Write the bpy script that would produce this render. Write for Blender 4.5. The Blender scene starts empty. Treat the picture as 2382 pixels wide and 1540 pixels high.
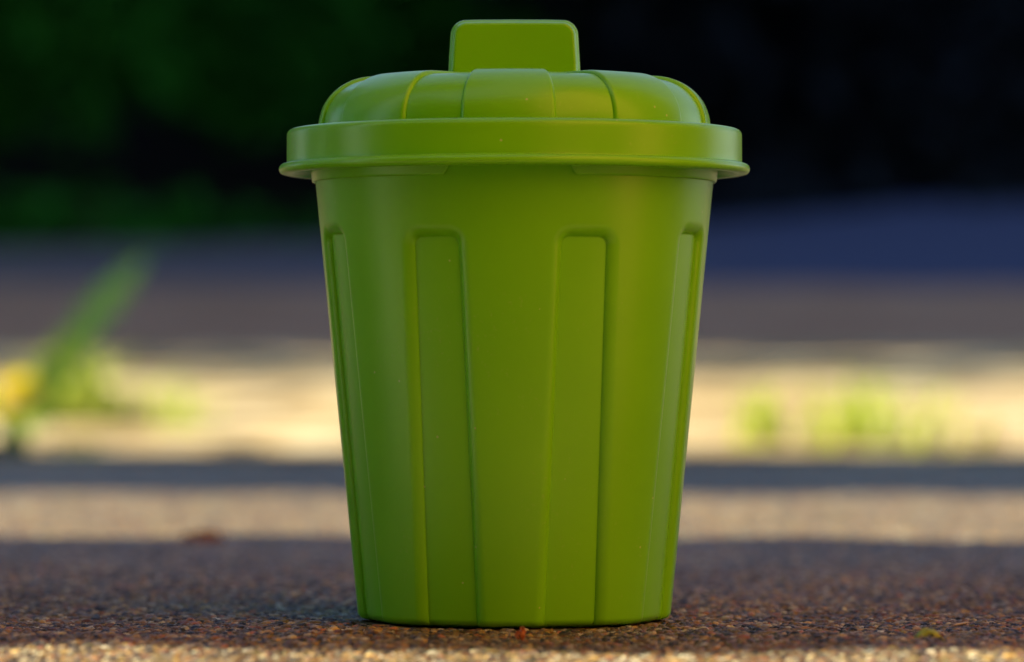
import bpy, bmesh, math, random
import numpy as np
from mathutils import Vector
random.seed(7)
rng = np.random.default_rng(11)
SC = bpy.context.scene
COL = SC.collection
R = math.radians

# ------------------------------------------------------------------ camera
K = 0.1055e-3            # one unit of the measured profiles, in metres
D = 10140 * K            # camera distance from the axis of the bin
HC = 600 * K             # camera height above the paving
cd = bpy.data.cameras.new('camera'); cam = bpy.data.objects.new('camera', cd); COL.objects.link(cam)
cam.location = (0, -D, HC); cam.rotation_euler = (R(90), 0, 0)
cd.sensor_width = 36; cd.lens = 36 * 10140 / 2382.0
cd.shift_y = 72 / 2382.0
cd.clip_start = 0.02; cd.clip_end = 400
cd.dof.use_dof = True; cd.dof.focus_distance = D - 230 * K; cd.dof.aperture_fstop = 11.5
SC.camera = cam
SC.cycles.use_denoising = True

# ------------------------------------------------------------------ sky, sun, exposure
SUN_EL, SUN_AZ = 36.0, 5.0           # azimuth: degrees from -X towards +Y (beyond the bin)
w = bpy.data.worlds.new('World'); SC.world = w; w.use_nodes = True
nt = w.node_tree; bg = nt.nodes['Background']
sky = nt.nodes.new('ShaderNodeTexSky'); sky.sky_type = 'NISHITA'; sky.sun_disc = False
sky.sun_elevation = R(SUN_EL); sky.sun_rotation = R(-90 + SUN_AZ)
sky.air_density = 1.0; sky.dust_density = 0.3; sky.ozone_density = 2.2
nt.links.new(sky.outputs[0], bg.inputs[0]); bg.inputs[1].default_value = 0.085
sd = bpy.data.lights.new('sun', 'SUN'); sun = bpy.data.objects.new('sun', sd); COL.objects.link(sun)
sd.energy = 5.0; sd.angle = R(0.5); sd.color = (1.0, 0.89, 0.66)
tosun = Vector((-math.cos(R(SUN_AZ)) * math.cos(R(SUN_EL)), math.sin(R(SUN_AZ)) * math.cos(R(SUN_EL)), math.sin(R(SUN_EL))))
sun.rotation_euler = tosun.to_track_quat('Z', 'Y').to_euler()
SC.view_settings.view_transform = 'Standard'; SC.view_settings.look = 'None'
SC.view_settings.gamma = 1; SC.view_settings.use_curve_mapping = False
SC.view_settings.exposure = 1.56

# ------------------------------------------------------------------ helpers
def tag(o, label=None, cat=None, group=None, kind=None):
    if label: o['label'] = label
    if cat: o['category'] = cat
    if group: o['group'] = group
    if kind: o['kind'] = kind
    return o

def mesh(name, v, f, mat, parent=None, smooth=True):
    me = bpy.data.meshes.new(name); me.from_pydata([tuple(map(float, p)) for p in v], [], [tuple(map(int, q)) for q in f])
    me.update()
    me.materials.append(mat)
    if smooth: me.polygons.foreach_set('use_smooth', [True] * len(me.polygons))
    o = bpy.data.objects.new(name, me); COL.objects.link(o)
    if parent: o.parent = parent
    return o

def npmesh(name, V, Q, mat, parent=None, smooth=True):
    me = bpy.data.meshes.new(name)
    n, m = len(V), len(Q)
    me.vertices.add(n); me.vertices.foreach_set('co', np.ascontiguousarray(V, dtype=np.float32).ravel())
    me.loops.add(m * 4); me.loops.foreach_set('vertex_index', np.ascontiguousarray(Q, dtype=np.int32).ravel())
    me.polygons.add(m)
    me.polygons.foreach_set('loop_start', np.arange(0, m * 4, 4, dtype=np.int32))
    me.polygons.foreach_set('loop_total', np.full(m, 4, dtype=np.int32))
    me.polygons.foreach_set('use_smooth', np.full(m, smooth))
    me.update(calc_edges=True); me.validate()
    me.materials.append(mat)
    o = bpy.data.objects.new(name, me); COL.objects.link(o)
    if parent: o.parent = parent
    return o

def gridquads(nr, nc, wrap=False):
    r = np.arange(nr - 1)[:, None]; c = np.arange(nc if wrap else nc - 1)[None, :]
    c2 = (c + 1) % nc
    a = r * nc + c; b = r * nc + c2; d = (r + 1) * nc + c; e = (r + 1) * nc + c2
    return np.stack([a, b, e, d], -1).reshape(-1, 4)

def empty(name, loc, rz=0):
    o = bpy.data.objects.new(name, None); COL.objects.link(o); o.location = loc; o.rotation_euler.z = rz
    o.empty_display_size = 0.02
    return o

class NT:
    """tiny node-tree helper"""
    def __init__(s, name):
        s.m = bpy.data.materials.new(name); s.m.use_nodes = True; s.t = s.m.node_tree
        s.b = s.t.nodes['Principled BSDF']; s.out = s.t.nodes['Material Output']
    def n(s, typ, **kw):
        x = s.t.nodes.new(typ)
        for k, v in kw.items():
            if k.startswith('i_'):
                x.inputs[k[2:].replace('_', ' ')].default_value = v
            else: setattr(x, k, v)
        return x
    def l(s, a, b): s.t.links.new(a, b)
    def noise(s, scale, detail=4, rough=0.55, vec=None):
        x = s.n('ShaderNodeTexNoise', i_Scale=scale, i_Detail=detail, i_Roughness=rough)
        if vec is not None: s.l(vec, x.inputs['Vector'])
        return x
    def ramp(s, src, stops):
        x = s.n('ShaderNodeValToRGB'); e = x.color_ramp.elements
        while len(e) < len(stops): e.new(0.5)
        for i, (p, c) in enumerate(stops):
            e[i].position = p; e[i].color = (*c, 1)
        s.l(src, x.inputs[0]); return x
    def pos(s):
        return s.n('ShaderNodeTexCoord').outputs['Object']

def simple(name, stops, scale, rough=0.8, bump=0.3, bscale=None, dist=0.001):
    m = NT(name); p = m.pos(); nz = m.noise(scale, 5, 0.6, p)
    m.l(m.ramp(nz.outputs[0], stops).outputs[0], m.b.inputs['Base Color'])
    m.b.inputs['Roughness'].default_value = rough; m.b.inputs['Specular IOR Level'].default_value = 0.12
    nb = m.noise(bscale or scale * 3, 4, 0.6, p)
    bp = m.n('ShaderNodeBump', i_Strength=bump, i_Distance=dist)
    m.l(nb.outputs[0], bp.inputs['Height']); m.l(bp.outputs[0], m.b.inputs['Normal'])
    return m.m

# ------------------------------------------------------------------ materials
def mat_plastic():
    m = NT('green_plastic'); p = m.pos()
    base = m.noise(38, 3, 0.5, p)
    c = m.ramp(base.outputs[0], [(0.3, (0.165, 0.56, 0.001)), (0.75, (0.185, 0.60, 0.002))])
    # pale dust specks, sparse
    vo = m.n('ShaderNodeTexVoronoi', i_Scale=330.0); m.l(p, vo.inputs['Vector'])
    sepc = m.n('ShaderNodeSeparateColor'); m.l(vo.outputs['Color'], sepc.inputs[0])
    pick = m.n('ShaderNodeMath', operation='GREATER_THAN'); m.l(sepc.outputs[0], pick.inputs[0]); pick.inputs[1].default_value = 0.94
    near = m.n('ShaderNodeMath', operation='LESS_THAN'); m.l(vo.outputs['Distance'], near.inputs[0]); near.inputs[1].default_value = 0.095
    mul = m.n('ShaderNodeMath', operation='MULTIPLY'); m.l(pick.outputs[0], mul.inputs[0]); m.l(near.outputs[0], mul.inputs[1])
    mul2 = m.n('ShaderNodeMath', operation='MULTIPLY'); m.l(mul.outputs[0], mul2.inputs[0]); mul2.inputs[1].default_value = 0.6
    # fine vertical scratches
    mp = m.n('ShaderNodeMapping'); mp.inputs['Scale'].default_value = (1, 1, 0.14); m.l(p, mp.inputs['Vector'])
    vs = m.n('ShaderNodeTexVoronoi', i_Scale=260.0); m.l(mp.outputs[0], vs.inputs['Vector'])
    seps = m.n('ShaderNodeSeparateColor'); m.l(vs.outputs['Color'], seps.inputs[0])
    pk = m.n('ShaderNodeMath', operation='GREATER_THAN'); m.l(seps.outputs[1], pk.inputs[0]); pk.inputs[1].default_value = 0.975
    nr = m.n('ShaderNodeMath', operation='LESS_THAN'); m.l(vs.outputs['Distance'], nr.inputs[0]); nr.inputs[1].default_value = 0.045
    ms = m.n('ShaderNodeMath', operation='MULTIPLY'); m.l(pk.outputs[0], ms.inputs[0]); m.l(nr.outputs[0], ms.inputs[1])
    ms2 = m.n('ShaderNodeMath', operation='MULTIPLY'); m.l(ms.outputs[0], ms2.inputs[0]); ms2.inputs[1].default_value = 0.35
    mx = m.n('ShaderNodeMix', data_type='RGBA'); m.l(mul2.outputs[0], mx.inputs[0]); m.l(c.outputs[0], mx.inputs[6]); mx.inputs[7].default_value = (0.55, 0.62, 0.30, 1)
    mx2 = m.n('ShaderNodeMix', data_type='RGBA'); m.l(ms2.outputs[0], mx2.inputs[0]); m.l(mx.outputs[2], mx2.inputs[6]); mx2.inputs[7].default_value = (0.50, 0.60, 0.22, 1)
    m.l(mx2.outputs[2], m.b.inputs['Base Color'])
    dn = m.noise(900, 3, 0.7, p); dl = m.noise(28, 4, 0.6, p)
    d1 = m.n('ShaderNodeMapRange'); m.l(dn.outputs[0], d1.inputs[0]); d1.inputs[1].default_value = 0.60; d1.inputs[2].default_value = 0.74
    d2 = m.n('ShaderNodeMapRange'); m.l(dl.outputs[0], d2.inputs[0]); d2.inputs[1].default_value = 0.50; d2.inputs[2].default_value = 0.68; d2.inputs[4].default_value = 0.30
    d3 = m.n('ShaderNodeMath', operation='MULTIPLY'); m.l(d1.outputs[0], d3.inputs[0]); m.l(d2.outputs[0], d3.inputs[1])
    mx3 = m.n('ShaderNodeMix', data_type='RGBA'); m.l(d3.outputs[0], mx3.inputs[0]); m.l(mx2.outputs[2], mx3.inputs[6]); mx3.inputs[7].default_value = (0.45, 0.55, 0.22, 1)
    m.l(mx3.outputs[2], m.b.inputs['Base Color'])
    rn = m.noise(55, 4, 0.6, p)
    rr = m.n('ShaderNodeMapRange'); m.l(rn.outputs[0], rr.inputs[0]); rr.inputs[3].default_value = 0.26; rr.inputs[4].default_value = 0.34
    m.l(rr.outputs[0], m.b.inputs['Roughness'])
    m.b.inputs['IOR'].default_value = 1.45; m.b.inputs['Specular IOR Level'].default_value = 0.5
    b1 = m.noise(2600, 2, 0.5, p)
    bp = m.n('ShaderNodeBump', i_Strength=0.22, i_Distance=0.00006); m.l(b1.outputs[0], bp.inputs['Height'])
    b2 = m.noise(45, 2, 0.5, p)
    bq = m.n('ShaderNodeBump', i_Strength=0.12, i_Distance=0.0006); m.l(b2.outputs[0], bq.inputs['Height'])
    m.l(bp.outputs[0], bq.inputs['Normal'])
    m.l(bq.outputs[0], m.b.inputs['Normal'])
    return m.m
M_BIN = mat_plastic()

def mat_grain():
    m = NT('gritty_concrete')
    at = m.n('ShaderNodeAttribute', attribute_name='grain')
    p = m.pos(); nz = m.noise(14, 4, 0.6, p)
    mr = m.n('ShaderNodeMapRange'); m.l(nz.outputs[0], mr.inputs[0]); mr.inputs[1].default_value = 0.3; mr.inputs[2].default_value = 0.7
    mr.inputs[3].default_value = 0.82; mr.inputs[4].default_value = 1.15
    mm = m.n('ShaderNodeVectorMath', operation='SCALE'); m.l(at.outputs['Color'], mm.inputs[0]); m.l(mr.outputs[0], mm.inputs['Scale'])
    m.l(mm.outputs[0], m.b.inputs['Base Color']); m.b.inputs['Roughness'].default_value = 0.5; m.b.inputs['Specular IOR Level'].default_value = 0.3
    nb = m.noise(2500, 3, 0.6, p); bp = m.n('ShaderNodeBump', i_Strength=0.5, i_Distance=0.0001)
    m.l(nb.outputs[0], bp.inputs['Height']); m.l(bp.outputs[0], m.b.inputs['Normal'])
    return m.m
M_GRAIN = mat_grain()
M_SLAB = simple('pale_paving', [(0.3, (0.19, 0.13, 0.055)), (0.5, (0.34, 0.25, 0.12)), (0.64, (0.60, 0.51, 0.33))], 9, 0.85, 0.6, 300)
M_DIRT = simple('brown_earth', [(0.3, (0.30, 0.155, 0.09)), (0.7, (0.42, 0.235, 0.145))], 6, 0.9, 0.5, 60, 0.01)
M_ROAD0 = simple('sky_tint_asphalt', [(0.3, (0.055, 0.052, 0.085)), (0.7, (0.095, 0.09, 0.125))], 3, 0.6, 0.3, 200, 0.003)
def mat_road():
    m = NT('sky_tint_asphalt'); p = m.pos()
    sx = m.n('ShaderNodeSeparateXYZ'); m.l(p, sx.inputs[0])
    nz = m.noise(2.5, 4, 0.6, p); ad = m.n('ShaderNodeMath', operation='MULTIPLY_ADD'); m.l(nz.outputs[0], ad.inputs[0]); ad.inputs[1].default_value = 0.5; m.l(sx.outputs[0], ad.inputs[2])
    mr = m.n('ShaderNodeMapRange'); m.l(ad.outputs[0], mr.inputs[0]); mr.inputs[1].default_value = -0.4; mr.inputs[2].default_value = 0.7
    m.l(m.ramp(mr.outputs[0], [(0.0, (0.115, 0.085, 0.085)), (1.0, (0.040, 0.045, 0.100))]).outputs[0], m.b.inputs['Base Color'])  # sky reflection put into the base colour, bluer to the right
    m.b.inputs['Roughness'].default_value = 0.8; m.b.inputs['Specular IOR Level'].default_value = 0.2
    return m.m
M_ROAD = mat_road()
M_LAWN = simple('lawn_green', [(0.3, (0.05, 0.12, 0.02)), (0.7, (0.10, 0.20, 0.03))], 9, 0.9, 0.8, 90, 0.02)
M_WALL = simple('bounce_wall_render', [(0.3, (0.72, 0.33, 0.06)), (0.7, (0.78, 0.38, 0.09))], 4, 0.9, 0.4, 80, 0.004)
M_BARK = simple('tree_bark', [(0.3, (0.05, 0.035, 0.025)), (0.7, (0.16, 0.12, 0.085))], 30, 0.9, 1.0, 60, 0.02)

def leafmat(name, c1, c2, transl=0.35, scale=40):
    m = NT(name); p = m.pos(); nz = m.noise(scale, 3, 0.6, p)
    c = m.ramp(nz.outputs[0], [(0.3, c1), (0.7, c2)])
    m.l(c.outputs[0], m.b.inputs['Base Color']); m.b.inputs['Roughness'].default_value = 0.85 if 'dark' in name or 'hedge' in name else 0.5
    if 'dark' in name or 'hedge' in name: m.b.inputs['Specular IOR Level'].default_value = 0.1
    tr = m.n('ShaderNodeBsdfTranslucent'); m.l(c.outputs[0], tr.inputs[0])
    mx = m.n('ShaderNodeMixShader'); mx.inputs[0].default_value = transl
    m.l(m.b.outputs[0], mx.inputs[1]); m.l(tr.outputs[0], mx.inputs[2]); m.l(mx.outputs[0], m.out.inputs[0])
    return m.m
M_GRASS = leafmat('grass_blade', (0.34, 0.46, 0.03), (0.55, 0.60, 0.10), 0.5)
M_DLEAF = leafmat('weed_leaf', (0.08, 0.22, 0.015), (0.22, 0.36, 0.02), 0.4)
M_PETAL = leafmat('yellow_petal', (0.82, 0.70, 0.01), (0.88, 0.80, 0.02), 0.35)
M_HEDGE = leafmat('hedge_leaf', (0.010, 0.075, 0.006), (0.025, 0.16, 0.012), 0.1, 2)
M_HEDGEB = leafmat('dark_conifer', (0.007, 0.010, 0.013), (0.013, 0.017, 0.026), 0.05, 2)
M_TRUNK2 = simple('dark_stem', [(0.3, (0.03, 0.02, 0.015)), (0.7, (0.07, 0.05, 0.035))], 20)

# ------------------------------------------------------------------ ground: gritty slab in the focus zone
def grainfield(X, Y, cell, seed, rmin, rmax, hvar, keep=1.0):
    """height and grain id colour of jittered round grains"""
    def hsh(i, j, k):
        n = (i * 374761393 + j * 668265263 + (seed * 97 + k) * 974634777) & 0xffffffff
        n = ((n ^ (n >> 13)) * 1274126177) & 0xffffffff
        n = ((n ^ (n >> 15)) * 2246822519) & 0xffffffff
        return ((n ^ (n >> 16)) & 0xffffff) / float(0xffffff)
    ci = np.floor(X / cell).astype(np.int64); cj = np.floor(Y / cell).astype(np.int64)
    best = np.full(X.shape, -1e9); val = np.zeros(X.shape); val2 = np.zeros(X.shape)
    for di in (-1, 0, 1):
        for dj in (-1, 0, 1):
            i = ci + di; j = cj + dj
            px = (i + 0.5 + 0.9 * (hsh(i, j, 1) - 0.5)) * cell; py = (j + 0.5 + 0.9 * (hsh(i, j, 2) - 0.5)) * cell
            r = cell * (rmin + (rmax - rmin) * hsh(i, j, 3)) 
            asp = 0.7 + 0.6 * hsh(i, j, 7); ang = hsh(i, j, 8) * 3.1416
            dx = X - px; dy = Y - py
            u = (dx * np.cos(ang) + dy * np.sin(ang)) / asp; v = -dx * np.sin(ang) + dy * np.cos(ang)
            d2 = (u * u + v * v) / (r * r)
            h = np.where(d2 < 1, np.sqrt(np.maximum(1 - d2, 0)) * r * 0.62 + (hsh(i, j, 4) - 0.5) * hvar, -1e9)
            if keep < 1: h = np.where(hsh(i, j, 9) < keep, h, -1e9)
            m = h > best
            best = np.where(m, h, best); val = np.where(m, hsh(i, j, 5), val); val2 = np.where(m, hsh(i, j, 6), val2)
    return best, val, val2

PAL = np.array([
    (0.40, 0.29, 0.17), (0.30, 0.20, 0.12), (0.52, 0.40, 0.26), (0.34, 0.17, 0.075), (0.60, 0.53, 0.40),
    (0.06, 0.055, 0.06), (0.20, 0.17, 0.155), (0.44, 0.27, 0.13), (0.025, 0.025, 0.032), (0.36, 0.31, 0.28),
    (0.62, 0.44, 0.20), (0.42, 0.20, 0.14), (0.15, 0.095, 0.06), (0.70, 0.66, 0.58), (0.26, 0.22, 0.10), (0.10, 0.09, 0.10)])

def spaced(stops):
    """stops: list of (start, end, step0, step1): growing steps"""
    out = []
    for a, b, s0, s1 in stops:
        x = a
        while x < b - 1e-9:
            out.append(x); t = (x - a) / (b - a); x += s0 + (s1 - s0) * t
    out.append(stops[-1][1]); return np.array(out)

xs_r = spaced([(0, 0.142, 0.00033, 0.00033), (0.142, 0.24, 0.0004, 0.0016), (0.24, 0.80, 0.004, 0.03)])
xs = np.concatenate([-xs_r[::-1][:-1], xs_r])
YFAR = 1.80
ys = spaced([(-0.36, -0.19, 0.01, 0.004), (-0.19, -0.165, 0.002, 0.0006), (-0.165, 0.07, 0.00034, 0.00034), (0.07, 0.3, 0.00036, 0.0011), (0.3, YFAR, 0.0012, 0.005)])
X, Y = np.meshgrid(xs, ys)
GX, GY = X, Y
def wob(a, b, f, ph): return np.sin(a * f + 1.7 * np.sin(b * f * .83 + ph)) * np.cos(b * f * 1.21 + ph * 2 + 1.3 * np.sin(a * f * .57))
X = GX + 0.00026 * wob(GX, GY, 3100, .4) + 0.00013 * wob(GX, GY, 7900, 2.1)
Y = GY + 0.00026 * wob(GY, GX, 2900, 1.4) + 0.00013 * wob(GY, GX, 8300, .1)
h1, a1, b1 = grainfield(X, Y, 0.00160, 3, 0.36, 0.74, 0.0009)
h2, a2, b2 = grainfield(X, Y, 0.0034, 5, 0.20, 0.46, 0.0012, 0.45)
h3, a3, b3 = grainfield(X, Y, 0.00075, 8, 0.40, 0.8, 0.0005)
base = -0.0012
H = np.maximum(np.maximum(h1 - 0.0005, h3 - 0.0006), base - 0.0001)
sel2 = h2 - 0.0007 > H; H = np.where(sel2, h2 - 0.0007, H)
use1 = (h1 - 0.0005) >= (h3 - 0.0006)
H = H + 0.00011 * wob(GX, GY, 9500, 3.0) + 0.00009 * wob(GY, GX, 14500, 1.0)
X, Y = GX, GY
a = np.where(sel2, a2, np.where(use1, a1, a3)); b = np.where(sel2, b2, np.where(use1, b1, b3))
# broad low unevenness of the slab, flat under the bin
und = 0.0006 * (np.sin(X * 33 + 1.3) * np.sin(Y * 21 + 0.4) + 0.6 * np.sin(X * 71 + Y * 40))
rb = np.sqrt((X - 5.5 * K) ** 2 + Y ** 2)
under = np.clip((rb - 0.036) / 0.012, 0, 1)
H = H + und * under
H = np.where(rb < 0.0385, np.minimum(H, -0.00005), H)
H -= 0.00012
idx = np.clip((a * len(PAL)).astype(int), 0, len(PAL) - 1)
colr = PAL[idx] * (0.50 + 1.15 * b ** 1.6)[..., None]
gap = (h1 < -1) & (h3 < -1) & (~sel2)
colr = np.where(gap[..., None], np.array((0.09, 0.065, 0.05)), colr)
# overall tone lift of the cement between the grains
lum = colr.mean(-1, keepdims=True); colr = np.clip(lum + (colr - lum) * 1.2, 0.006, 1) * 0.45 * np.array((1.08, 1.11, 0.95))
patch = 0.5 + 0.5 * np.sin(X * 95 + 2 * np.sin(Y * 60)) * np.sin(Y * 80 + 1.5 * np.sin(X * 50 + 1)); colr = colr * (0.78 + 0.4 * patch)[..., None]
V = np.stack([X, Y, H], -1).reshape(-1, 3)
ground = npmesh('paving_slab', V, gridquads(len(ys), len(xs)), M_GRAIN)
ground.name = 'ground'
ca = ground.data.color_attributes.new('grain', 'FLOAT_COLOR', 'POINT')
c4 = np.concatenate([colr.reshape(-1, 3), np.ones((colr.size // 3, 1))], 1).astype(np.float32)
ca.data.foreach_set('color', c4.ravel())
tag(ground, 'rough gritty stone paving the green bin stands on', kind='structure')
del X, Y, H, V

# path: the raised sunlit slab behind, then rising towards the shaded bank
def strip(name, rows, x0, x1, mat, nx=60, jitter=0.0, seed=1):
    """rows: (y, zfunc or z)"""
    r = np.random.default_rng(seed); v = []; xx = np.linspace(x0, x1, nx)
    for (yy, zz) in rows:
        for x in xx:
            z = zz(x) if callable(zz) else zz
            v.append((x, yy + (r.random() - .5) * jitter, z + (r.random() - .5) * jitter * .4))
    o = npmesh(name, np.array(v), gridquads(len(rows), nx), mat); return o
step_h = 0.0002
rows = [(YFAR + 0.004, -0.02), (YFAR + 0.003, 0.004), (YFAR + 0.004, step_h - 0.002), (YFAR + 0.008, step_h)]
for yy in np.linspace(1.82, 1.9, 6): rows.append((yy, step_h + 0.0002 * math.sin(yy * 37)))
for yy in np.linspace(1.95, 4.0, 20): rows.append((yy, step_h + (yy - 1.9) / 2.1 * 0.078))
path = strip('path', rows, -1.6, 1.6, M_SLAB, 420, 0.0016); tag(path, 'pale sunlit raised path behind the bin', kind='structure')
rows = [(4.0, 0.060), (4.01, 0.078)] + [(4.04 + i * 0.1, 0.083 + i * 0.0095) for i in range(10)]
bank = strip('bank', rows, -3, 3, M_DIRT, 80, 0.01, 3); tag(bank, 'brown earth bank in shade at the end of the path', kind='structure')
def top(x): return 0.20 + (0.09 if x < 0 else 0.09 + 0.07 * min(1, x / 0.6))
rows = [(4.95, lambda x: 0.165)] + [(5.0 + i * 0.2, (lambda t: (lambda x: 0.18 + (top(x) - 0.18) * t))(i / 10)) for i in range(11)] + [(20, 0.6)]
road = strip('sloping_road', rows, -8, 8, M_ROAD, 60, 0.004, 4); tag(road, 'asphalt slope in shade with blue sky reflection put in its colour', kind='structure')
# wide surroundings, lower than the paved parts
v = [(-60, -60, -0.03), (60, -60, -0.03), (60, 60, -0.03), (-60, 60, -0.03)]
lawn = mesh('lawn', v, [(0, 1, 2, 3)], M_LAWN); tag(lawn, 'mown grass lawn around the paving', kind='structure')
v = [(-0.8, 0.35, -0.006), (2.0, 0.35, -0.006), (2.0, 4.0, -0.006), (-0.8, 4.0, -0.006)]
pav = mesh('terrace', v, [(0, 1, 2, 3)], M_SLAB); tag(pav, 'pale paved terrace around the gritty slab', kind='structure')

# ------------------------------------------------------------------ off-frame surroundings that shade and bounce
def tree(name, loc, r0, h, label, crown_r, seed, nleaf=5000):
    rd = random.Random(seed); root = empty(name, loc); v = []; n = 40; rows_ = 50
    for i in range(rows_):
        t = i / (rows_ - 1); z = t * h - 0.05
        for j in range(n):
            a = j / n * 2 * math.pi
            rr = r0 * (1 - 0.12 * t) * (1 + 0.03 * math.sin(a * 9 + 3 * math.sin(t * 9)) + 0.015 * rd.random()) 
            v.append((rr * math.cos(a), rr * math.sin(a), z))
    npmesh('trunk', np.array(v), gridquads(rows_, n, True), M_BARK, root)
    V = []; F = []
    for _ in range(nleaf):
        u = Vector((rd.gauss(0, 1), rd.gauss(0, 1), rd.gauss(0, 1))); u.normalize(); u *= crown_r * (0.5 + 0.5 * rd.random())
        c = Vector((0, 0, h + crown_r * 0.3)) + u; s = 0.06
        a_ = Vector((rd.gauss(0, 1), rd.gauss(0, 1), rd.gauss(0, 1))).normalized(); b_ = a_.orthogonal().normalized()
        k = len(V); V += [c - a_ * s, c + b_ * s * .5, c + a_ * s, c - b_ * s * .5]; F.append((k, k + 1, k + 2, k + 3))
    mesh('crown', V, F, M_HEDGE, root, False)
    tag(root, label, 'tree', 'unseen shade trees left of the paving'); return root
TX = -1.75
tree('shade_tree', (-3.2, 4.25, -0.03), 0.07, 2.2, 'slim unseen tree with a thin crown, added to dapple the far end of the path', 1.0, 16, 1500)  # added out of view for a soft dappled end to the sunlight
SH_Y0, SH_Y1 = -0.121, 0.502           # near and far edge of the shade on the paving
tree('shade_tree', (TX, (SH_Y0 + SH_Y1) / 2 + math.tan(R(SUN_AZ)) * 1.75, -0.03), (SH_Y1 - SH_Y0) / 2, 4.8,
     'broad unseen bark covered tree whose trunk shades the bin', 1.2, 5)
tree('shade_tree', (-2.6, 1.47 + math.tan(R(SUN_AZ)) * 2.6, -0.03), 0.47, 5.6, 'second unseen tree, whose trunk shades the strip of path behind the bin', 1.2, 6)

def wallbox(name, x0, x1, y0, y1, z0, z1, mat, label, cat, cap=0.03):
    root = empty(name, ((x0 + x1) / 2, (y0 + y1) / 2, z0))
    def bxm(nm, a, b_, c, d, e, f, mt):
        bm = bmesh.new(); bmesh.ops.create_cube(bm, size=1)
        for q in bm.verts:
            q.co = Vector(((a + b_) / 2 + q.co.x * (b_ - a), (c + d) / 2 + q.co.y * (d - c), (e + f) / 2 + q.co.z * (f - e))) - root.location
        bmesh.ops.bevel(bm, geom=bm.edges[:], offset=0.006, segments=2, affect='EDGES')
        me = bpy.data.meshes.new(nm); bm.to_mesh(me); bm.free(); me.materials.append(mt)
        o = bpy.data.objects.new(nm, me); COL.objects.link(o); o.parent = root
    bxm('masonry', x0, x1, y0, y1, z0, z1, mat)
    bxm('coping', x0 - cap, x1 + cap, y0 - cap, y1 + cap, z1 + 0.001, z1 + 0.06, M_SLAB)
    tag(root, label, cat); return root
wallbox('bounce_wall', 0.75, 0.95, -3.6, 0.35, -0.02, 3.0, M_WALL, 'tall unseen terracotta wall added right of the paving to bounce warm light', 'wall')  # added out of view as a warm reflector for the bin's right side
wallbox('shade_wall', -3.6, -3.3, 4.1, 16.0, -0.02, 4.2, M_SLAB, 'tall pale unseen wall added to the left to shade the bank', 'wall')  # added out of view to throw shade over the far ground

def hedge(loc, lx, ly, lz, n, leaf, label, seed):  # for the hedges added out of view
    rd = random.Random(seed); root = empty('hedge', loc); V = []; F = []
    for _ in range(n):
        f = rd.random()
        c = Vector((rd.uniform(-.5, .5) * lx, rd.uniform(-.5, .5) * ly, rd.random() * lz))
        if f < .6: c.x = (.5 if rd.random() < .5 else -.5) * lx + rd.gauss(0, .05)
        elif f < .8: c.z = lz + rd.gauss(0, .05)
        s = leaf * rd.uniform(.6, 1.3)
        a_ = Vector((rd.gauss(0, 1), rd.gauss(0, 1), rd.gauss(0, 1))).normalized(); b_ = a_.orthogonal().normalized()
        k = len(V); V += [c - a_ * s, c + b_ * s * .5, c + a_ * s, c - b_ * s * .5]; F.append((k, k + 1, k + 2, k + 3))
    mesh('foliage', V, F, M_HEDGEG, root, False)
    bm = bmesh.new(); bmesh.ops.create_cube(bm, size=1)
    for q in bm.verts: q.co = Vector((q.co.x * lx * .8, q.co.y * ly * .97, (q.co.z + .5) * lz * .95))
    me = bpy.data.meshes.new('branch_core'); bm.to_mesh(me); bm.free(); me.materials.append(M_TRUNK2)
    o = bpy.data.objects.new('branch_core', me); COL.objects.link(o); o.parent = root
    tag(root, label, 'hedge'); return root
M_HEDGEG = leafmat('clipped_hedge_leaf', (0.03, 0.10, 0.01), (0.06, 0.16, 0.015), 0.25, 2)  # leaf material of the added unseen hedges
hedge((-1.75, -3.13, -0.03), 0.6, 5.7, 1.95, 14000, 0.05, 'unseen clipped green hedge added along the left to shade the foreground', 8)  # added out of view to cut ground bounce and darken the bin's left
hedge((-0.6, -3.0, -0.03), 6.4, 0.6, 3.4, 16000, 0.05, 'unseen clipped green hedge added behind the camera to block low sky light', 9)  # added out of view, blocks sky light near the horizon in front

def bush(name, loc, rx, ry, rz, n, mat, label, leaf, seed):
    rd = random.Random(seed); root = empty(name, loc); V = []; F = []
    lobes = [(rd.uniform(-.6, .6) * rx, rd.uniform(-.5, .5) * ry, rd.uniform(.35, 1.0) * rz, rd.uniform(.35, .6)) for _ in range(9)]
    for _ in range(n):
        lx, ly, lz, lr = lobes[rd.randrange(9)]
        u = Vector((rd.gauss(0, 1), rd.gauss(0, 1), rd.gauss(0, 1))).normalized() * (0.55 + 0.45 * rd.random())
        c = Vector((lx + u.x * rx * lr, ly + u.y * ry * lr, max(0.02, lz + u.z * rz * lr * .8)))
        s = leaf * rd.uniform(.6, 1.3)
        a_ = Vector((rd.gauss(0, 1), rd.gauss(0, 1), rd.gauss(0, .6))).normalized(); b_ = a_.orthogonal().normalized()
        b_ = (b_ * math.cos(rd.random() * 6) + a_.cross(b_) * math.sin(rd.random() * 6)).normalized()
        k = len(V); V += [c - a_ * s, c + b_ * s * .45, c + a_ * s, c - b_ * s * .45]; F.append((k, k + 1, k + 2, k + 3))
    mesh('crown', V, F, mat, root, False)
    v = []
    for i in range(8):
        for j in range(8):
            a = j / 8 * 6.2832; v.append((0.05 * rx * math.cos(a) * (1.3 - i / 10), 0.05 * rx * math.sin(a) * (1.3 - i / 10), i / 7 * rz))
    npmesh('trunk', np.array(v), gridquads(8, 8, True), M_TRUNK2, root)
    tag(root, label, 'bush', 'dark bushes beyond the bank'); return root
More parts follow.
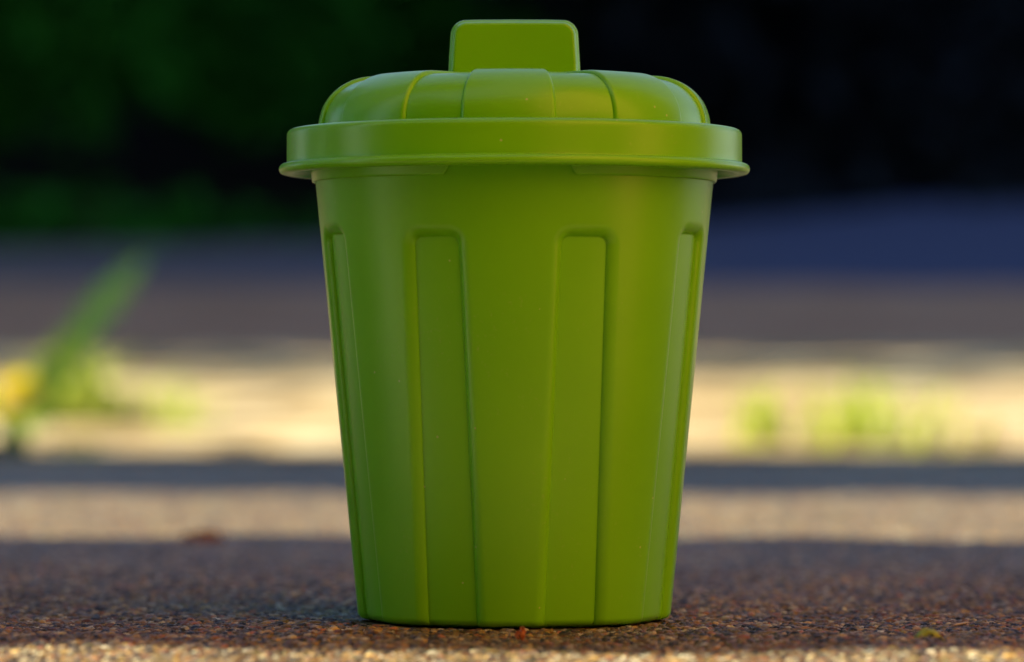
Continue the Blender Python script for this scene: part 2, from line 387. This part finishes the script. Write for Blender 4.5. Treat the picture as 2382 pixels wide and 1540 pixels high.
bush('bush', (-0.75, 6.7, 0.20), 0.55, 0.3, 0.14, 700, M_HEDGE, 'low ragged green shrub at the foot of the background bushes on the left', 0.035, 11)
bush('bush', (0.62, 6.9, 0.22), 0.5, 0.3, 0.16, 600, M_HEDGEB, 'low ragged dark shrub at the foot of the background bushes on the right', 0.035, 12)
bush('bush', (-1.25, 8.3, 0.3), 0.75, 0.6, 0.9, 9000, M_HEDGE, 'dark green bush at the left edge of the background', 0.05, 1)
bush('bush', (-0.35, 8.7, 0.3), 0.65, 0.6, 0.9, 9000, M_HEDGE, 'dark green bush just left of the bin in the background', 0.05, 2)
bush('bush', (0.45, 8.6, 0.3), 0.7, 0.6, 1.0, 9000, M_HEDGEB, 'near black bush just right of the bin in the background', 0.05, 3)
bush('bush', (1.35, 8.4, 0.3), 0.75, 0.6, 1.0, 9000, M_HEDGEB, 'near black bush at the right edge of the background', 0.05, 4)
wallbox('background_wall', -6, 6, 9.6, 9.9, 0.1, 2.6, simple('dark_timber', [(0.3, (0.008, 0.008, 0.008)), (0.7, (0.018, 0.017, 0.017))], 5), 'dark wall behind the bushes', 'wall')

# ------------------------------------------------------------------ weeds on the raised path
def blade(V, F, base, h, lean, az, wd, seg=6, curl=1.0):
    k = len(V)
    dx, dy = math.cos(az), math.sin(az); px, py = -dy, dx
    for i in range(seg + 1):
        t = i / seg; out = lean * t ** (1 + curl); z = h * (t - 0.25 * lean / max(h, 1e-5) * t * t)
        ww = wd * (1 - t) ** 0.6 * 0.5 + wd * 0.03
        V.append((base[0] + dx * out + px * ww, base[1] + dy * out + py * ww, base[2] + z))
        V.append((base[0] + dx * out - px * ww, base[1] + dy * out - py * ww, base[2] + z))
    for i in range(seg):
        F.append((k + 2 * i, k + 2 * i + 1, k + 2 * i + 3, k + 2 * i + 2))

def pt(px, py, dist):      # place on the background: image measure -> X and height at a distance
    return (px - 1191) / 10140 * dist, HC + (842 - py) / 10140 * dist

tuft_i = 0
def tuft(px, dist, h, n, wd, label, mat=None, spread=0.022, seed=0):
    rd = random.Random(seed); x, _ = pt(px, 0, dist); z0 = step_h if dist < 2.95 else step_h + (dist - D - 1.9) / 2.1 * 0.078
    root = empty('grass_tuft', (x, dist - D, z0 - 0.001)); V = []; F = []
    if n < 32: spread = min(spread, 0.013)
    for _ in range(n):
        blade(V, F, (rd.gauss(0, spread), rd.gauss(0, spread), 0), h * rd.uniform(.5, 1.05), h * rd.uniform(.2, .8), rd.random() * 6.28, wd * rd.uniform(.7, 1.3))
    mesh('blades', V, F, mat or M_GRASS, root)
    V = []; F = []
    for _ in range(max(12, n // 3)): blade(V, F, (rd.gauss(0, spread * .35), rd.gauss(0, spread * .35), 0), h * .25, h * .4, rd.random() * 6.28, wd * 1.4)
    mesh('dry_base', V, F, M_DRY, root)
    tag(root, label, 'grass', 'grass tufts along the edge of the path'); return root
M_DRY = leafmat('dry_straw', (0.40, 0.30, 0.14), (0.58, 0.46, 0.26), 0.3)
tuft(1965, 3.1, 0.066, 34, 0.0058, 'tallest pale green grass tuft on the path to the right of the bin', seed=1)
tuft(2110, 3.06, 0.055, 33, 0.0055, 'broad yellow green grass tuft at the right of the tallest one', seed=2)
tuft(1790, 3.12, 0.050, 24, 0.0052, 'small sparse grass tuft on the path nearest the right side of the bin', seed=3)
tuft(2290, 3.1, 0.024, 20, 0.0045, 'low straw coloured grass tuft near the right edge of the picture', M_DRY, seed=4)
tuft(300, 3.4, 0.055, 30, 0.0042, 'thin yellow green grass tuft right of the yellow flower', seed=5)
tuft(165, 3.4, 0.075, 44, 0.0065, 'lime green grass tuft directly beside the yellow flower', seed=15)
tuft(430, 3.3, 0.045, 26, 0.0040, 'faint grass tuft midway between yellow flower and bin', seed=6)
tuft(205, 2.98, 0.012, 24, 0.0036, 'very low grass tuft at the path edge below the yellow flower', spread=0.009, seed=7)
tuft(560, 3.0, 0.012, 24, 0.0036, 'very low dry tuft at the path edge left of the bin', M_DRY, spread=0.009, seed=8)

# dandelion at the left edge
fx, fz = pt(26, 935, 3.1)
dand = empty('dandelion', (fx, 3.1 - D, step_h + 0.003)); fh = fz - step_h
rd = random.Random(3)
V = []; F = []
for j in range(10):
    for i in range(8):
        a = i / 8 * 6.2832; V.append((0.0018 * math.cos(a) + 0.004 * (j / 9) ** 2, 0.0018 * math.sin(a), j / 9 * fh))
npmesh('stem', np.array(V), gridquads(10, 8, True), M_DLEAF, dand)
V = []; F = []
for ring in range(9):
    for i in range(26):
        a = (i + ring * .5) / 26 * 6.2832; el = R(-30 + ring * 14); L = 0.0225 * (1 - abs(ring - 3) * .03)
        d = Vector((math.cos(a) * math.cos(el), math.sin(a) * math.cos(el), math.sin(el))); s = Vector((-math.sin(a), math.cos(a), 0)) * 0.0024
        o_ = Vector((0.004, 0, fh)); k = len(V)
        V += [o_ - s * .5, o_ + s * .5, o_ + d * L * .6 + s, o_ + d * L * .6 - s, o_ + d * L + s * .6 - Vector((0, 0, .001)), o_ + d * L - s * .6 - Vector((0, 0, .001))]
        F += [(k, k + 1, k + 2, k + 3), (k + 3, k + 2, k + 4, k + 5)]
mesh('flower_head', V, F, M_PETAL, dand)
M_DARKL = leafmat('dark_weed_leaf', (0.012, 0.045, 0.004), (0.035, 0.085, 0.008), 0.12)  # darker copy of the weed leaf, with shade put into its colour
def wleaf(base, tip, wd, parent, bend=0.01, seg=16, mat=None):
    V = []; F = []; b0 = Vector(base); t0 = Vector(tip); ax = (t0 - b0).normalized(); side = ax.cross(Vector((0, 1, 0))).normalized()
    for i in range(seg + 1):
        t = i / seg; c = b0.lerp(t0, t) + Vector((0, -bend, bend * .6)) * math.sin(t * math.pi)
        ww = wd * (0.15 + math.sin(min(1, t * 1.02) * math.pi) ** .7) * (1.0 if i % 3 else 0.55) * .5
        V += [c - side * ww, c + Vector((0, .002, -.001)), c + side * ww]
    for i in range(seg):
        k = 3 * i; F += [(k, k + 1, k + 4, k + 3), (k + 1, k + 2, k + 5, k + 4)]
    return mesh('leaf', V, F, mat or M_DLEAF, parent)
def loc(px, py, dist):
    x, z = pt(px, py, dist); return (x - fx, dist - 3.1, z - (step_h - 0.001))
wleaf(loc(60, 1000, 3.12), loc(215, 770, 3.2), 0.026, dand)
wleaf(loc(120, 900, 3.3), loc(335, 605, 4.0), 0.030, dand, mat=M_DARKL)
wleaf(loc(20, 1010, 3.1), loc(-160, 830, 3.15), 0.018, dand)
wleaf(loc(20, 1015, 3.08), loc(150, 975, 3.0), 0.015, dand, .004)
wleaf(loc(0, 1020, 3.05), loc(70, 1045, 2.8), 0.016, dand, .004)
wleaf(loc(-30, 1015, 3.05), loc(-60, 1035, 2.8), 0.018, dand, .004)
tag(dand, 'yellow dandelion with long green leaves at the left edge of the path', 'flower')

# ------------------------------------------------------------------ THE BIN
CX = 5.5 * K
binr = empty('trash_bin', (CX, 0, 0))
tag(binr, 'lime green plastic toy trash can with closed ribbed lid standing on gritty paving', 'trash can')

def finish(Vp, Q, name, parent, caps=()):
    o = npmesh(name, np.array(Vp) * K, Q, M_BIN, parent)
    return o

def panel_columns(nin=8, nout=8, bev=20):
    """edge-anchored column list for half a sector: ('i',e) inside distance, ('f',t) fraction inside, ('o',e) outside, ('g',t)"""
    ins = [0, .4, 1, 2, 3.5, 5, 7, 9.5, 12, 15, 18, 22, 26]
    cols = [('f', t) for t in np.linspace(0, 1, nin)[:-1]] + [('i', e) for e in ins[::-1]]
    outs = [e * bev / 20 for e in (.15, .4, .8, 1.4, 2.2, 3.2, 4.5, 6, 8, 10, 12.5, 15, 17.5, 20, 23)]
    cols += [('o', e) for e in outs] + [('g', t) for t in np.linspace(0, 1, nout)[1:-1]]
    return cols, ins[-1], outs[-1]

def panel_s(col, w, half, emax_in, emax_out):
    k, t = col
    if k == 'f': return (w - emax_in) * t
    if k == 'i': return w - t
    if k == 'o': return w + t
    return (w + emax_out) + (half - w - emax_out) * t

def smoothprof(sdf, d, B):
    t = np.clip(1 - sdf / B, 0, 1)
    return d * (0.62 * (1 - np.sqrt(np.maximum(1 - t * t, 0))) + 0.38 * t * t)

# body ------------------------------------------------------------
PHI0 = -23.8
def Rbody(z): return 362 + 0.0985 * z
cols, EI, EO = panel_columns(8, 9, 26)
full = [(-1, c) for c in cols[::-1] if not (c[0] == 'f' and c[1] == 0)] + [(1, c) for c in cols]
full.append((1, ('g', 1.0)))
zs = [22, 26, 32, 40, 55, 75, 100] + list(np.linspace(130, 840, 32)) + list(np.arange(846, 930, 2.0)) + [935, 945, 960, 980, 1000, 1020, 1040, 1056]
FR = 22.0
prof = []      # (R, z, recessScale, mode)
prof += [(0.1, 5), (200, 5), (305, 5), (310, 0.3), (322, 0.3), (326, 4.6)]
for i in range(0, 11):
    a = i / 10 * math.pi / 2
    prof.append((Rbody(22) - FR + FR * math.sin(a) if i else Rbody(22) - FR, FR - FR * math.cos(a) + 4.6 * (1 - i / 10)))
prof += [(Rbody(z), z) for z in zs[1:]]
prof += [(Rbody(1056), 1060), (Rbody(1056) - 2, 1062), (Rbody(1056) - 9, 1062), (Rbody(1056) - 11, 1060), (Rbody(1000) - 12, 1000), (Rbody(900) - 24, 900), (Rbody(500) - 24, 500), (Rbody(40) - 26, 40), (0.1, 36)]
NOUT = 6 + 11 + len(zs[1:])
Vb = []
for ri, (r, z) in enumerate(prof):
    wz = 56 + 7.5 * (1 - min(z, 894) / 894.0)
    re = max(r, 1.0); Ruse = Rbody(max(z, 0)) 
    half = Ruse * math.pi / 8
    for sct in range(8):
        pc = R(PHI0 + 45 * sct)
        zt = 881 if math.cos(pc) > 0.55 else 893
        for sg, c in full:
            s = sg * panel_s(c, wz, half, EI, EO)
            ph = pc + s / Ruse
            rr = r
            if ri < NOUT and r > 300:
                rc = 20
                qx = abs(s) - wz + rc; qz = z - zt + rc
                sdf = math.hypot(max(qx, 0), max(qz, 0)) + min(max(qx, qz), 0) - rc
                B = 28.0
                dd = smoothprof(max(sdf, 0), 16.0, B)
                if sdf < 0: dd = 16.0
                rr = r - float(dd) * (min(1, (r - 300) / 55) if ri < 7 else 1)
            Vb.append((rr * math.sin(ph), -rr * math.cos(ph), z))
nc = len(full) * 8
bodyo = finish(Vb, gridquads(len(prof), nc, True), 'body', binr)

# lid -------------------------------------------------------------
PHIL = -24.2
lid_prof = [(0.1, 1263), (80, 1263), (150, 1262.8), (200, 1262.5), (216, 1262.4), (224, 1262.3), (232, 1262.2), (240, 1262.1), (248, 1262), (270, 1261.7), (290, 1261.4), (310, 1261)]
n = 34; ex = 2.12
for i in range(n + 1):
    a = i / n * math.pi / 2
    lid_prof.append((325 + 131 * math.sin(a) ** (2 / ex) if i else 325, 1139 + 121.5 * math.cos(a) ** (2 / ex) if i < n else 1139))
ND = len(lid_prof)
cols, EI, EO = panel_columns(6, 9, 9)
fullL = [(-1, c) for c in cols[::-1] if not (c[0] == 'f' and c[1] == 0)] + [(1, c) for c in cols] + [(1, ('g', 1.0))]
P = np.array(lid_prof); T = np.gradient(P, axis=0); T /= np.linalg.norm(T, axis=1)[:, None]
NRM = np.stack([-T[:, 1], T[:, 0]], 1)          # outward: for going outwards/downwards
Vl = []
for ri, (r, z) in enumerate(lid_prof):
    Ru = max(r, 1)
    sc = Ru / 456.0
    wz = 70 * sc
    half = Ru * math.pi / 8
    for sct in range(8):
        pc = R(PHIL + 45 * sct)
        for sg, c in fullL:
            ei, eo = EI * min(1, sc), EO * min(1, sc)
            cc = (c[0], c[1] * min(1, sc)) if c[0] in 'io' else c
            s = sg * panel_s(cc, wz, half, ei, eo)
            ph = pc + s / Ru
            sdf = (abs(s) - wz) / max(min(1, sc), .2)
            dd = float(smoothprof(max(sdf, 0), 8.0, 10.0)) if sdf > 0 else 8.0
            fade = min(1, max(0, (r - 218) / 24.0)); fade = fade * fade * (3 - 2 * fade)
            dd *= fade
            nx, nz = abs(NRM[ri][0]), abs(NRM[ri][1])
            rr = r - nx * dd; zz = z - nz * dd
            Vl.append((rr * math.sin(ph), -rr * math.cos(ph), zz))
ncl = len(fullL) * 8
lid = finish(Vl, gridquads(ND, ncl, True), 'lid', binr)

def revolve(prof, n, name, parent, fn=None, closed=False):
    V = []
    for (r, z) in prof:
        for j in range(n):
            a = j / n * 2 * math.pi
            r2, z2 = (r, z) if fn is None else fn(r, z, a)
            V.append((r2 * math.sin(a), -r2 * math.cos(a), z2))
    q = gridquads(len(prof), n, True)
    return finish(V, q, name, parent)

def arc(cx, cz, r, a0, a1, n=7):
    return [(cx + r * math.cos(R(a0 + (a1 - a0) * i / n)), cz + r * math.sin(R(a0 + (a1 - a0) * i / n))) for i in range(n + 1)]
rimp = [(440, 1138.5), (462, 1139.5), (490, 1140), (512, 1140)] + arc(514, 1125, 14.5, 88, 2, 9) + [(528.6, 1118), (528.7, 1095), (528.8, 1075), (528.8, 1063), (529.2, 1060)]
rimp += [(530.2, 1058.6)] + arc(534.6, 1047, 12.4, 106, -52, 16)
rimp += [(538, 1036), (534, 1035.2), (526, 1035), (518, 1036), (514, 1040), (513, 1060), (513, 1100), (505, 1118), (440, 1119), (200, 1120), (0.1, 1120)]
revolve(rimp, 540, 'rim', lid)

# inner skirt with a notch facing front and back; sloped ends
def skf(r, z, a):
    ph = (math.degrees(a) + 180) % 360 - 180
    phb = ph if abs(ph) < 90 else ((ph + 360) % 360 - 180)
    if z < 1040:
        L, Rr = -17.0, 14.2
        inside = min(phb - L, Rr - phb)
        k = min(1, max(0, (inside + 3.2) / 3.6)); k = k * k * (3 - 2 * k)
        z = z + (1050 - z) * k
    return r, z
revolve([(500, 1119), (482, 1090), (474, 1050), (470.5, 1022), (469.5, 1018), (468, 1016.5), (466, 1017), (465.5, 1020), (466.5, 1050), (468, 1119)], 900, 'skirt', lid, skf)

# handle ----------------------------------------------------------
def outline(inset):
    zb, zt = 1252, 1394.5 - inset; wb, wt = 154.5 - inset, 148.5 - inset; rc = max(36 - inset * 0.7, 6); pts = []
    pts.append((wb, zb)); pts.append((wb - 1.2, 1275)); pts.append((wb - 2.8, 1310))
    for i in range(13):
        a = i / 12 * math.pi / 2; pts.append((wt - rc + rc * math.cos(a), zt - rc + rc * math.sin(a)))
    for t in (0.6, 0.3): pts.append(((wt - rc) * t, zt + 0.8))
    right = pts; left = [(-x, z) for x, z in pts[::-1]]
    return right + [(0, zt + 1)] + left
Th = 52; rings = []
for (ins, y) in [(16.5, -Th), (15, -Th), (12.5, -Th + 0.8), (10.5, -Th + 2.6), (9.2, -Th + 5.5), (8.4, -Th + 9), (6.8, -Th + 16), (6.0, -Th + 19), (4.0, -Th + 21.5), (2.4, -Th + 24), (1.3, -Th + 28), (.5, -Th + 36), (0, -8)]:
    rings.append((ins, y))
rings = rings + [(i_, -y_) for i_, y_ in rings[::-1]]
Vh = []; no = len(outline(0))
for ins, y in rings:
    for x, z in outline(ins): Vh.append((x, y, z))
q = gridquads(len(rings), no, True).tolist()
fl = mesh('handle', np.array(Vh) * K, q + [tuple(range(no))[::-1], tuple(range((len(rings) - 1) * no, len(rings) * no))], M_BIN, lid)
for p_ in fl.data.polygons:
    if len(p_.vertices) > 4: p_.use_smooth = False
# ring weld at the foot of the handle: a low fillet plinth
# ------------------------------------------------------------------ small scraps on the paving
def chunk(name, loc_, size, mat, label, cat, seed, flat=(1, 1, 1)):
    rd = random.Random(seed); bm = bmesh.new(); bmesh.ops.create_icosphere(bm, subdivisions=3, radius=1)
    for v_ in bm.verts:
        c = v_.co; f = 1 + .28 * math.sin(c.x * 4 + seed) * math.cos(c.y * 5 + seed * 2) + .22 * math.sin(c.z * 7 + c.x * 6) + rd.uniform(-.06, .06)
        v_.co = Vector((c.x * flat[0], c.y * flat[1], c.z * flat[2])) * f * size
    me = bpy.data.meshes.new(name); bm.to_mesh(me); bm.free(); me.materials.append(mat)
    o = bpy.data.objects.new(name, me); COL.objects.link(o); o.location = loc_; tag(o, label, cat); return o
M_CHIP = simple('rust_chip', [(0.35, (0.30, 0.07, 0.02)), (0.6, (0.50, 0.16, 0.05)), (0.72, (0.7, 0.55, 0.42))], 700, 0.6, 0.6, 1500, 0.0002)
def gxy(px, py, h=0):       # point on the paving seen at an image measure
    dist = (HC - h) * 10140 / (py - 842); return (px - 1191) / 10140 * dist, dist - D
x, y = gxy(1211, 1486)
chip = empty('bark_chip', (x, y, 0)); tag(chip, 'tiny reddish brown bark chip on the paving in front of the bin', 'bark chip')
c1 = chunk('flake', (0.0004, 0, 0.0012), 0.00085, M_CHIP, None, None, 3, (.75, .8, 1.75)); c1.parent = chip
c2 = chunk('flake', (-0.0006, 0.0002, 0.0008), 0.0007, M_CHIP, None, None, 6, (.9, .8, 1.3)); c2.parent = chip
# curled scrap of leaf
x, y = gxy(2163, 1497); V = []; F = []
for i in range(13):
    t = i / 12; xx = (t - .5) * 0.0064
    for j in range(7):
        s_ = j / 6 - .5; V.append((xx, s_ * 0.0045 * (1 - .4 * abs(t - .4)), 0.0006 + 0.0026 * math.sin(t * 3.0 + .3) * (0.5 + .5 * math.cos(s_ * 3)) + 0.0004 * math.sin(t * 17 + j)))
scrap = npmesh('leaf_scrap', np.array(V), gridquads(13, 7), leafmat('leaf_scrap_green', (0.20, 0.34, 0.015), (0.60, 0.58, 0.05), .25, 500))
scrap.location = (x, y, 0.0001); scrap.rotation_euler.z = 0.15
md = scrap.modifiers.new('thick', 'SOLIDIFY'); md.thickness = 0.00018
tag(scrap, 'small curled yellow green leaf scrap on the paving at the lower right', 'leaf scrap')
chunk('shade_clump', (-0.345, 2.93 - D, 0.0), 0.012, simple('shade_clump_dark', [(0.3, (0.02, 0.03, 0.01)), (0.7, (0.05, 0.07, 0.02))], 200), 'dark clump in place of the shade under the yellow flower at the left edge', 'shade_patch', 4, (1.5, 1, .8))  # dark lump standing in for the shaded leaf bases under the flower
# straw sliver
def tube(name, pts, r, mat, label, cat, n=6):
    V = []
    for i, p_ in enumerate(pts):
        t = Vector(pts[min(i + 1, len(pts) - 1)]) - Vector(pts[max(i - 1, 0)]); t.normalize(); u_ = t.orthogonal().normalized(); v_ = t.cross(u_)
        rr = r * (0.35 if i in (0, len(pts) - 1) else 1)
        for j in range(n):
            a = j / n * 6.2832; V.append(Vector(p_) + u_ * rr * math.cos(a) + v_ * rr * math.sin(a))
    o = npmesh(name, np.array([tuple(q_) for q_ in V]), gridquads(len(pts), n, True), mat); tag(o, label, cat); return o
def lift(pts): return pts
x0, y0 = gxy(1775, 1482); x1, y1 = gxy(1935, 1474)
tube('plant_fibre', [(x0 + (x1 - x0) * t, y0 + (y1 - y0) * t, 0.0006 + 0.0010 * math.sin(t * 3.14)) for t in np.linspace(0, 1, 14)], 0.00007, M_DRY, 'thin pale plant fibre lying on the paving right of the bin', 'fibre')
x0, y0 = gxy(2218, 1461); x1, y1 = gxy(2252, 1455)
tube('straw_sliver', [(x0 + (x1 - x0) * t, y0 + (y1 - y0) * t, 0.0007) for t in np.linspace(0, 1, 5)], 0.00032, M_DRY, 'short tan straw sliver on the paving above the leaf scrap', 'straw')
x, y = gxy(468, 1258)
chunk('pebble', (x, y, 0.0), 0.0042, simple('rusty_stone', [(0.3, (0.22, 0.09, 0.05)), (0.7, (0.36, 0.18, 0.10))], 150), 'rusty brown pebble half in sun on the paving behind left of the bin', 'pebble', 9, (1.7, 1.2, .75))
